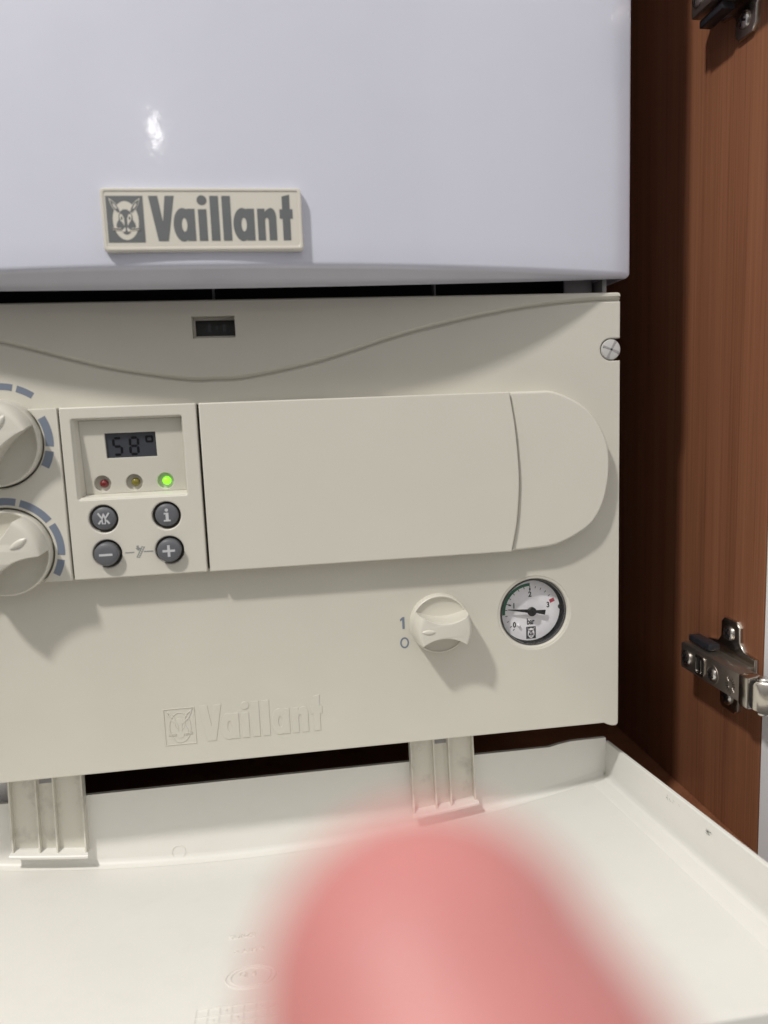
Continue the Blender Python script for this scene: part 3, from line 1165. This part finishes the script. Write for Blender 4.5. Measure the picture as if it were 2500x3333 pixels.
ix0, ix1, iz0, iz1 = RX0 + 2.3, RX1 - 1.0, RZ0 + 1.9, RZ1 - .8
LCD = rect(-87.6, -18.4, -62.5, -5.7)
leds = [(-91.0, -31.4), (-75.2, -31.4), (-59.5, -31.4)]
fl = plate('recess_floor', [rect(ix0, iz0, ix1, iz1), LCD] + [circ(x, z, 4.2, 32) for x, z in leds], 0, 3.0, 'beige2', mod, r=.3, seg=2, fn=lambda v: (v[0], fy(v[2]) + v[1], v[2]))
V = []
for x, z in ((RX0, RZ0), (RX1, RZ0), (RX1, RZ1), (RX0, RZ1)):
    V.append((x, MY + .5, z))
for x, z in ((RX0 + 1.0, RZ0 + .9), (RX1 - .4, RZ0 + .9), (RX1 - .4, RZ1 - .3), (RX0 + 1.0, RZ1 - .3)):
    V.append((x, MY + 1.9, z))
for x, z in ((ix0, iz0 - .0), (ix1, iz0), (ix1, iz1), (ix0, iz1)):
    V.append((x, fy(z) + .3, z))
F = []
for r_ in (0, 4):
    for i in range(4):
        j = (i + 1) % 4
        F.append((r_ + i, r_ + j, r_ + 4 + j, r_ + 4 + i))
mesh_obj('recess_wall', V, F, 'beige2', mod, smooth=False)
# lcd
sheet_fn = lambda v: (v[0], fy(v[2]) + v[1], v[2])
plate('display_screen', [rect(-88.2, -19, -61.9, -5.1)], 1.3, 2.4, 'lcd', mod, r=0, fn=sheet_fn)


def seg7(cx, cz, on, w=3.9, h=8.4, t=1.2, sl=.04):
    P_ = {'a': ((-w / 2 + t * .7, h / 2), (w / 2 - t * .7, h / 2)), 'g': ((-w / 2 + t * .7, 0), (w / 2 - t * .7, 0)), 'd': ((-w / 2 + t * .7, -h / 2), (w / 2 - t * .7, -h / 2)),
          'f': ((-w / 2, h / 2 - t * .7), (-w / 2, t * .6)), 'b': ((w / 2, h / 2 - t * .7), (w / 2, t * .6)), 'e': ((-w / 2, -t * .6), (-w / 2, -h / 2 + t * .7)), 'c': ((w / 2, -t * .6), (w / 2, -h / 2 + t * .7))}
    out = []
    for s in on:
        (ax, az), (bx_, bz) = P_[s]
        d = Vector((bx_ - ax, bz - az)).normalized()
        n_ = Vector((-d.y, d.x))
        A, B = Vector((ax, az)), Vector((bx_, bz))
        q = [A - d * t * .45, A + n_ * t / 2, B + n_ * t / 2, B + d * t * .45, B - n_ * t / 2, A - n_ * t / 2]
        out.append(plate_data([[(cx + v.x + v.y * sl, cz + v.y) for v in q]], 1.18, 1.29, r=0))
    return out


for cx_, on in ((-81.9, 'afgcd'), (-73.7, 'abcdefg')):
    merged('digit', seg7(cx_, -12.6, on), 'lcd_seg', mod, fn=sheet_fn)
merged('degree_sign', [plate_data([rect(-67.9, -11.2, -63.9, -7.6, .8, 3), rect(-66.9, -10.2, -64.9, -8.6, .4, 3)], 1.18, 1.29, r=0)], 'lcd_seg', mod, fn=sheet_fn)

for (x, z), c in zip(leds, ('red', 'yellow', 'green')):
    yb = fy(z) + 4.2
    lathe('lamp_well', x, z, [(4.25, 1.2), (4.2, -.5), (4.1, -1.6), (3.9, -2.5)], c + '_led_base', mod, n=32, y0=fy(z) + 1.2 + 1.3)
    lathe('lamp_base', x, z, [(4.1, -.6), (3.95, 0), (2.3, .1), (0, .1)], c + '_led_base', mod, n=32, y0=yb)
    lo = lathe(c + '_lamp', x + .3, z - .1, [(2.15, 0), (2.15, 2.0), (2.0, 2.7), (1.6, 3.3), (1.0, 3.65), (0, 3.8)], c + '_led', mod, n=28, y0=yb, angle=60)
BH = (.4, .4, 4.6, 4.6)
for i, (x, z) in enumerate(bts):
    lathe('button_well', x, z, [(7.25, -1.5), (7.2, -10)], 'black', mod, n=40, y0=MY - .2)
    bh = BH[i]
    lathe('button', x + .1, z + .2, [(5.9, -6), (5.9, bh - 1.5), (5.75, bh - .9), (5.25, bh - .5), (3.3, bh - .15), (0, bh)], 'button', mod, n=44, y0=MY, angle=50)
by = MY - BH[2] - .15
bx_, bz = bts[2]
sheet('minus_icon', [rect(bx_ - 3.1, bz - .35, bx_ + 3.4, bz + .75)], by + .1, 'icon', mod)
bx_, bz = bts[3]
sheet('plus_icon', [[(bx_ + .15 + x, bz + .3 + z) for x, z in ((-.65, -3), (.65, -3), (.65, -.6), (3.1, -.6), (3.1, .6), (.65, .6), (.65, 3), (-.65, 3), (-.65, .6), (-3.1, .6), (-3.1, -.6), (-.65, -.6))]], by + .1, 'icon', mod)
by = MY - BH[0] - .15
bx_, bz = bts[1]
merged('info_icon', [plate_data([[(bx_ + .15 + x, bz + .3 + z) for x, z in ((-1.6, -3.3), (1.8, -3.3), (1.8, -2.5), (.95, -2.5), (.95, 1.2), (-1.4, 1.2), (-1.4, .4), (-.55, .4), (-.55, -2.5), (-1.6, -2.5))]], by + .1, by + .4, r=0),
                     plate_data([circ(bx_ + .2, bz + 2.9, .85, 16)], by + .1, by + .4, r=0)], 'icon', mod)
bx_, bz = bts[0][0] + .15, bts[0][1] + .3
fl_o = [(bx_ + x, bz + z) for x, z in ((0, 2.8), (.55, 1.8), (.95, .5), (1.2, -.8), (.9, -2.9), (-.9, -2.9), (-1.2, -.8), (-.95, .5), (-.55, 1.8))]
fl_i = [(bx_ + x, bz + z) for x, z in ((0, 1.1), (.45, -.2), (.55, -1.5), (.35, -2.5), (-.35, -2.5), (-.55, -1.5), (-.45, -.2))]
merged('flame_reset_icon', [plate_data([fl_o, fl_i], by + .02, by + .4, r=0), plate_data([bar(bx_ - 2.7, bz + 2.8, bx_ - .9, bz + .2, .85)], by + .1, by + .4, r=0), plate_data([bar(bx_ + 2.7, bz + 2.8, bx_ + .9, bz + .2, .85)], by + .1, by + .4, r=0),
                           plate_data([bar(bx_ - 2.7, bz - 2.8, bx_ - 1.3, bz - .9, .85)], by + .1, by + .4, r=0), plate_data([bar(bx_ + 2.7, bz - 2.8, bx_ + 1.3, bz - .9, .85)], by + .1, by + .4, r=0)], 'icon', mod)
# printed sweep symbol between minus and plus
y_ = MY - .12
lad = [plate_data([bar(-75.7, -69.6, -72.6, -63.9, .36)], y_, y_ + .3, r=0), plate_data([bar(-74.5, -69.9, -71.4, -64.2, .36)], y_, y_ + .3, r=0)]
for k in range(6):
    t = k / 5.5 + .04
    lad.append(plate_data([bar(-75.7 + 3.1 * t + .15, -69.6 + 5.7 * t, -74.5 + 3.1 * t - .15, -69.9 + 5.7 * t, .30)], y_ + .01, y_ + .3, r=0))
lad.append(plate_data([[(-75.5, -63.6), (-74.4, -63.4), (-74.2, -64.6), (-73.4, -64.8), (-74.6, -66.2), (-75.6, -65.2), (-75.9, -64.9), (-75.3, -64.6)]], y_ - .02, y_ + .3, r=0))
merged('sweep_symbol', lad, 'print_lines', mod)
sheet('dash', [rect(-81.3, -67.15, -76.7, -66.6, .2, 2)], y_, 'print_lines', mod)
sheet('dash', [rect(-72.0, -67.05, -67.2, -66.5, .2, 2)], y_, 'print_lines', mod)

# blank cover and rounded end cover
split = [P(1658, 1277, MY), P(1677, 1390, MY), P(1689, 1520, MY), P(1690, 1600, MY), P(1683, 1700, MY), P(1667, 1790, MY)]
split = crom(split, 6)
cz_t, cz_b = mzt - .1, -79.5
split = [(split[0][0], cz_t)] + [p for p in split if cz_b + 1 < p[1] < cz_t - 1] + [(split[-1][0], cz_b)]
cov = plate('blank_cover', [[(-39.3, cz_t), (-39.3, cz_b)] + list(reversed([(x - .28, z) for x, z in split]))], MY - 1.0, .5, 'beige2', boi, r=.75, seg=4)
pill = [(x + .28, z) for x, z in split]
ppx = [(1740, 1785), (1790, 1778), (1830, 1765), (1885, 1735), (1930, 1698), (1962, 1640), (1978, 1575), (1983, 1520), (1981, 1470), (1972, 1430), (1950, 1382), (1915, 1335), (1870, 1303), (1815, 1278), (1775, 1270), (1735, 1268)]
pp = [P(x, y, MY + 2) for x, y in ppx]
pp = crom(pp, 4)
pill_loop = pill + [(x, max(min(z, cz_t), cz_b)) for x, z in pp]
# drop near-duplicates
cl = []
for p in pill_loop:
    if not cl or (abs(p[0] - cl[-1][0]) + abs(p[1] - cl[-1][1])) > .25:
        cl.append(p)
endc = plate('end_cover', [cl], MY + 1.3, .5, 'beige2', boi, r=1.4, seg=5)

# black strips put in the seams as their shade
bevel_box('seam_shade', mx1 + .1, -39.4, MY + 5, -.2, -78.8, 7.2, 'black', mod, r=0)
bevel_box('seam_shade', mx0 - .85, mx0 - .05, MY + 3, -.2, -78.8, 7.2, 'black', mod, r=0)

# ================================================================== FLAP (tray hanging open on two straps)
FA = radians(5.65)
FO = Vector((CX, 36.0, -218.9))
FHW = 231.2


def fl2w(x, u, w):
    """x from centre, u towards the camera, w up from rim plane"""
    return (FO.x + x, FO.y - u * cos(FA) + w * sin(FA), FO.z + u * sin(FA) + w * cos(FA))


def floor_w(x):
    return -(21.8 + 25.3 * max(0, 1 - (x / FHW) ** 2))


def flap():
    # transverse profile: rim top outside -> inside wall -> fillet -> bowed floor -> other side
    prof = []
    hw = FHW
    sidew = [(hw + 2.6, -18), (hw + 2.6, -.6), (hw + 2.0, 0), (hw + .4, 0), (hw - .1, -.5)]
    zc = floor_w(hw - 5) + 0
    fil = [(hw - .8, zc + 6.0), (hw - 1.2, zc + 3.2), (hw - 2.2, zc + 1.4), (hw - 4.2, zc + .3)]
    half = []
    n = 40
    for i in range(n + 1):
        x = (hw - 6.5) * (1 - i / n)
        half.append((x, floor_w(x)))
    strip = (hw - 13.0)
    rightside = sidew + fil + half
    leftside = [(-x, w) for x, w in reversed(rightside[:-1])]
    prof = rightside + leftside
    us = [0, 2, 6, 15, 40, 80, 120, 160, 200, 230, 243]
    V, F = [], []
    m = len(prof)
    for u in us:
        for x, w in prof:
            V.append(fl2w(x, u, w))
    for a in range(len(us) - 1):
        for i in range(m - 1):
            F.append((a * m + i, a * m + i + 1, (a + 1) * m + i + 1, (a + 1) * m + i))
    # underside shell
    s = len(V)
    for u in us:
        for x, w in prof:
            if abs(x) > hw - .2:
                V.append(fl2w(x if abs(x) < hw + 2.4 else x, u, -22.5 if w > -10 else -22.5))
            else:
                V.append(fl2w(x, u, floor_w(x) - 2.2))
    for a in range(len(us) - 1):
        for i in range(m - 1):
            F.append((s + a * m + i, s + a * m + i + 1, s + (a + 1) * m + i + 1, s + (a + 1) * m + i))
    return mesh_obj('flap', V, F, 'flap', boi, angle=40, recalc=True)


flp = flap()
flp['label'] = 'cream plastic flap folded down like a shallow tray'


# rear wall of the flap (hinge side) with a slight step near the right end, and front lip
def wall_at(u0, u1, name, top):
    pts_top, pts_bot = [], []
    n = 60
    for i in range(n + 1):
        x = -FHW + 2 * FHW * i / n
        pts_top.append((x, top(x)))
        pts_bot.append((x, floor_w(x) - .4))
    V, F = [], []
    for u in (u0, u1):
        for l in (pts_top, pts_bot):
            for x, w in l:
                V.append(fl2w(x, u, w))
    k = n + 1
    for i in range(n):
        F.append((i, i + 1, k + i + 1, k + i))
        F.append((2 * k + i, 2 * k + i + 1, 3 * k + i + 1, 3 * k + i))
        F.append((i, i + 1, 2 * k + i + 1, 2 * k + i))
    return mesh_obj(name, V, F, 'flap', flp, angle=30)


wall_at(-2.4, .6, 'rear_wall', lambda x: -.2 if abs(x) < 196 else .8 + min(1.5, (abs(x) - 196) * .12))
wall_at(240, 243, 'front_wall', lambda x: -.2)
# inner fillet strip along rear wall, following the bow
V, F = [], []
n = 60
for i in range(n + 1):
    x = -(FHW - 3) + 2 * (FHW - 3) * i / n
    w = floor_w(x)
    for du, dw in ((.4, 5.5), (.75, 3.0), (1.7, 1.3), (3.2, .45), (5.5, .08)):
        V.append(fl2w(x, du, w + dw))
for i in range(n):
    for j in range(4):
        F.append((i * 5 + j, i * 5 + j + 1, (i + 1) * 5 + j + 1, (i + 1) * 5 + j))
mesh_obj('fillet', V, F, 'flap', flp, angle=60)
# raised strip beside the right rim
V, F = [], []
for i, u in enumerate((8, 30, 60, 120, 180, 238)):
    for x, dw in ((FHW - 4.0, 1.8), (FHW - 5.5, 1.0), (FHW - 11.5, .75), (FHW - 13.2, -.05)):
        V.append(fl2w(x, u, floor_w(x) + dw))
for i in range(5):
    for j in range(3):
        F.append((i * 4 + j, i * 4 + j + 1, (i + 1) * 4 + j + 1, (i + 1) * 4 + j))
mesh_obj('edge_strip', V, F, 'flap', flp, angle=20)


def strap(x0, x1):
    """ribbed hinge strap lying on the rear wall; x from centre"""
    sx0, sx1 = x0 - FO.x, x1 - FO.x
    pr = []
    lipw = lambda x: floor_w(x) + 11.5

    def slab(xa, xb, ua, ub, wtop, taper=0.):
        v = []
        for u in (ua, ub):
            d = taper if u == ub else 0
            for x in (xa + d, xb - d):
                for w in (lipw(x) - 1.5, wtop):
                    v.append(fl2w(x, u, w))
        pr.append((v, [(0, 1, 3, 2), (4, 6, 7, 5), (0, 4, 5, 1), (2, 3, 7, 6), (0, 2, 6, 4), (1, 5, 7, 3)], None))
    slab(sx0, sx1, .5, 3.2, 34)
    wd = sx1 - sx0
    xs = (sx0, sx0 + wd * .355, sx0 + wd * .59, sx1 - 1.2)
    for x in xs:
        slab(x, x + 1.2, 3.0, 6.8, 34, .14)
    merged('hinge_strap', pr, 'strap', flp)
    # bottom lip: sloping shelf that follows the bow of the flap
    V, F = [], []
    n_ = 8
    for i in range(n_ + 1):
        x = sx0 - 1.0 + (wd + 2.0) * i / n_
        for u, w in ((3.0, 1.2), (8.4, -1.0), (9.0, -1.7), (8.8, -2.9), (3.0, -2.6)):
            xx = x + (0 if 0 < i < n_ else ((1.6 if u < 5 else 0) * (1 if i == 0 else -1)))
            V.append(fl2w(xx, u, lipw(x) + w))
    for i in range(n_):
        for j in range(5):
            k = (j + 1) % 5
            F.append((i * 5 + j, i * 5 + k, i * 5 + 5 + k, i * 5 + 5 + j))
    F += [tuple(range(5)), tuple(n_ * 5 + j for j in range(5))]
    mesh_obj('strap_lip', V, F, 'flap', flp, angle=20)
    # small dark slot at the top of the middle bay
    v, f, _ = box_data(xs[1] + 1.9, xs[2] - .5, 3.0, 3.35, 10.6, 14.0)
    mesh_obj('strap_slot', [fl2w(*q) for q in v], f, 'chassis', flp, smooth=False)


strap(-166.6, -125.2)
strap(69.8, 110.4)


# rubbed scuff marks on the inside of the right rim
def scuff(px, py, n, spread, size):
    X = FO.x + FHW - .9
    d = ray(px, py)
    t = X / d.x
    q = Vector((X, -DIST + d.y * t, d.z * t)) - FO
    u0, w0 = -q.y * cos(FA) + q.z * sin(FA), q.y * sin(FA) + q.z * cos(FA)
    pr = []
    for i in range(n):
        u, w = u0 + random.uniform(-spread, spread), w0 + random.uniform(-1.1, 1.1)
        a = random.uniform(-.9, .3)
        l, h = size * random.uniform(.4, 1.3), size * random.uniform(.06, .16)
        pts = [(u - l * cos(a), w - l * sin(a)), (u + h * sin(a), w - h * cos(a)), (u + l * cos(a), w + l * sin(a)), (u - h * sin(a), w + h * cos(a))]
        xi = FHW - .62
        pr.append(([fl2w(xi + .0, p[0], p[1]) for p in pts], [(0, 1, 2, 3)], None))
    merged('scuff_mark', pr, 'scuff', flp)


scuff(2305, 2712, 16, 2.6, 1.2)
scuff(2190, 2610, 12, 7.0, 1.0)


# moulded marks on the flap floor
def floor_hit(px, py):
    d = ray(px, py)
    O = Vector((0, -DIST, 0))
    t = .05
    prev = None
    while t < 1:
        p = O + d * (t * .25)
        q = p - FO
        u = -q.y * cos(FA) + q.z * sin(FA)
        w = q.y * sin(FA) + q.z * cos(FA)
        if w < floor_w(q.x):
            return q.x, u
        t += .0005
    return 0, 100


def ffn(x0, u0):
    def f(v):
        x, y, z = v      # x right, z up-in-text (away from camera), y: negative = raised
        xx, uu = x0 + x, u0 - z
        return fl2w(xx, uu, floor_w(xx) - y)
    return f


tx, tu = floor_hit(745, 3060)
text_loops_mesh('moulded_text', 'SUPZE', 0, 0, 3.2, -.45, 'flap', flp, sx=1.0, align='LEFT', fn=ffn(tx, tu), thick=.8, bold=.0)
tx, tu = floor_hit(760, 3106)
text_loops_mesh('moulded_text', '> ABS <', 0, 0, 3.0, -.45, 'flap', flp, sx=1.0, align='LEFT', fn=ffn(tx, tu), thick=.8)
tx, tu = floor_hit(815, 3180)
for r_ in (11.5, 9.2):
    plate('moulded_ring', [ell(0, 0, r_, r_ * .72, 0, 354, 59), ell(0, 0, r_ - .5, r_ * .72 - .5, 0, 354, 59)], -.45, .4, 'flap', flp, r=.15, seg=2, fn=ffn(tx, tu))
text_loops_mesh('moulded_text', 'G: 4', -5.5, 0, 3.2, -.5, 'flap', flp, align='LEFT', fn=ffn(tx, tu - .5), thick=.9)
tx, tu = floor_hit(640, 3290)
gp = []
for i in range(8):
    gp.append(plate_data([bar(i * 5.0, 0, i * 5.0, -16, .3)], -.35, .4, r=0))
for j in range(4):
    gp.append(plate_data([bar(0, -j * 5.0, 35, -j * 5.0, .35)], -.4, .4, r=0))
for i in range(7):
    for j in range(3):
        if random.random() < .6:
            gp.append(plate_data([circ(i * 5 + 2.5, -j * 5 - 2.5, .7, 10)], -.45, .4, r=0))
merged('moulded_date_grid', gp, 'flap', flp, fn=ffn(tx, tu))
tx, tu = floor_hit(560, 2800)
# faint ejector ring low on the rear wall
V, F, _ = plate_data([ell(0, 0, 4.2, 4.2, 0, 350, 35), ell(0, 0, 3.7, 3.7, 0, 350, 35)], 0, .5, r=0)
mesh_obj('ejector_ring', [fl2w(-43 + v[0], .95 - v[1], -40.5 + v[2]) for v in V], F, 'flap', flp)

# ================================================================== HAND with a fingertip close to the lens
def hand():
    KR = 1.22
    J = {}
    pts = [('wrist', (78, -132, 104), 22), ('palm', (58, -108, 64), 21),
           ('m1', (30, -74, 20), 11), ('i1', (21, -58, -2), 7.0),
           ('m2', (36, -94, 18), 11), ('b1', (14, -98, -14), 8.6), ('b2', (22, -110, 4), 7.8), ('b3', (34, -112, 20), 6.5),
           ('m3', (44, -112, 22), 10.5), ('c1', (24, -118, -8), 8.2), ('c2', (32, -128, 10), 7.4), ('c3', (43, -128, 24), 6.2),
           ('m4', (54, -128, 30), 9.5), ('d1', (38, -136, 4), 7.2), ('d2', (44, -144, 20), 6.6), ('d3', (53, -142, 32), 5.6),
           ('t1', (56, -88, 80), 13), ('t2', (32, -66, 70), 10.5), ('t3', (14, -54, 54), 9), ('t4', (4, -48, 40), 7),
           ('arm', (110, -172, 178), 26), ('elbow', (164, -246, 308), 38)]
    idx = {n: i for i, (n, _, _) in enumerate(pts)}
    ed = [('wrist', 'palm'), ('palm', 'm1'), ('m1', 'i1'), ('palm', 'm2'), ('m2', 'b1'), ('b1', 'b2'), ('b2', 'b3'), ('palm', 'm3'), ('m3', 'c1'), ('c1', 'c2'), ('c2', 'c3'),
          ('palm', 'm4'), ('m4', 'd1'), ('d1', 'd2'), ('d2', 'd3'), ('wrist', 't1'), ('t1', 't2'), ('t2', 't3'), ('t3', 't4'), ('wrist', 'arm'), ('arm', 'elbow')]
    me = bpy.data.meshes.new('hand')
    me.from_pydata([tuple(camp(*p) * .001) for _, p, _ in pts], [(idx[a], idx[b]) for a, b in ed], [])
    o = bpy.data.objects.new('hand', me)
    COL.objects.link(o)
    sk = o.modifiers.new('skin', 'SKIN')
    sk.use_smooth_shade = True
    sk.branch_smoothing = .6
    for i, (_, _, r) in enumerate(pts):
        me.skin_vertices[0].data[i].radius = (r * .001 * KR, r * .001 * KR)
        me.skin_vertices[0].data[i].use_root = (i == 0)
    ss = o.modifiers.new('smooth', 'SUBSURF')
    ss.levels = ss.render_levels = 2
    bpy.context.view_layer.update()
    ev = o.evaluated_get(bpy.context.evaluated_depsgraph_get())
    m2 = bpy.data.meshes.new_from_object(ev)
    bpy.data.objects.remove(o)
    m2.name = 'hand'
    # index finger: a tapering tube with a rounded end, grown into the knuckle of the same mesh
    path = [(36, -84, 30, 10.5), (30, -74, 20, 10.8), (21.5, -59, -1, 9.4), (14, -46.5, -14, 9.5), (8.2, -34.5, -24.5, 9.7), (4.5, -26.6, -30.6, 9.4), (2.3, -22.3, -34.0, 8.3)]
    cp = path
    smp = []
    for i in range(len(cp) - 1):
        p0, p1, p2, p3 = cp[max(0, i - 1)], cp[i], cp[i + 1], cp[min(len(cp) - 1, i + 2)]
        for k in range(8):
            t = k / 8
            smp.append([.5 * (2 * p1[j] + (p2[j] - p0[j]) * t + (2 * p0[j] - 5 * p1[j] + 4 * p2[j] - p3[j]) * t * t + (3 * p1[j] - p0[j] - 3 * p2[j] + p3[j]) * t ** 3) for j in range(4)])
    smp.append(list(cp[-1]))
    end = (Vector(smp[-1][:3]) - Vector(smp[-3][:3])).normalized()
    rt, ct = smp[-1][3], Vector(smp[-1][:3])
    for k in range(1, 9):
        a_ = k / 8 * pi / 2
        q = ct + end * rt * sin(a_)
        smp.append([q.x, q.y, q.z, max(.02, rt * cos(a_))])
    bm = bmesh.new()
    bm.from_mesh(m2)
    rings = []
    for i, q in enumerate(smp):
        d = (Vector(smp[min(len(smp) - 1, i + 1)][:3]) - Vector(smp[max(0, i - 1)][:3])).normalized()
        e1 = d.cross(Vector((0, 0, 1))).normalized()
        e2 = d.cross(e1)
        rr = []
        for j in range(28):
            a_ = 2 * pi * j / 28
            crease = 1 - .02 * max(0, sin(i * 1.3)) * (1 if 12 < i < 40 else 0)
            v = Vector(q[:3]) + (e1 * cos(a_) + e2 * sin(a_) * .94) * q[3] * crease
            rr.append(bm.verts.new(camp(v.x, v.y, v.z) * .001))
        rings.append(rr)
    for ra, rb in zip(rings[:-1], rings[1:]):
        for j in range(28):
            bm.faces.new((ra[j], ra[(j + 1) % 28], rb[(j + 1) % 28], rb[j]))
    bm.faces.new(rings[-1])
    bmesh.ops.recalc_face_normals(bm, faces=bm.faces)
    bm.to_mesh(m2)
    bm.free()
    o = bpy.data.objects.new('hand', m2)
    COL.objects.link(o)
    m2.materials.clear()
    m2.materials.append(M['skin'])
    for p in m2.polygons:
        p.use_smooth = True
    o['label'] = 'blurred pink fingertip pointing at the open flap in front of the boiler'
    o['category'] = 'hand'
    # nail on the back of the fingertip, turned away from the lens
    ax = (Vector((1.5, -21.3, -34.6)) - Vector((3.4, -24.6, -31.8))).normalized()
    nn = (Vector((.1, .45, -1)) - ax * ax.dot(Vector((.1, .45, -1)))).normalized()
    sd = ax.cross(nn)
    c0 = Vector((2.6, -23.4, -33.0))
    V, F = [], []
    n, m = 8, 10
    for i in range(n + 1):
        a_ = -5.5 + 11 * i / n
        for j in range(m + 1):
            t = radians(-42 + 84 * j / m)
            q = c0 + ax * a_ + (nn * cos(t) + sd * sin(t)) * (8.6 - .03 * max(0, a_) ** 2)
            V.append(tuple(camp(q.x, q.y, q.z)))
    for i in range(n):
        for j in range(m):
            a_ = i * (m + 1) + j
            F.append((a_, a_ + 1, a_ + m + 2, a_ + m + 1))
    mesh_obj('finger_nail', V, F, 'nail', o, angle=80)
    return o


hand()
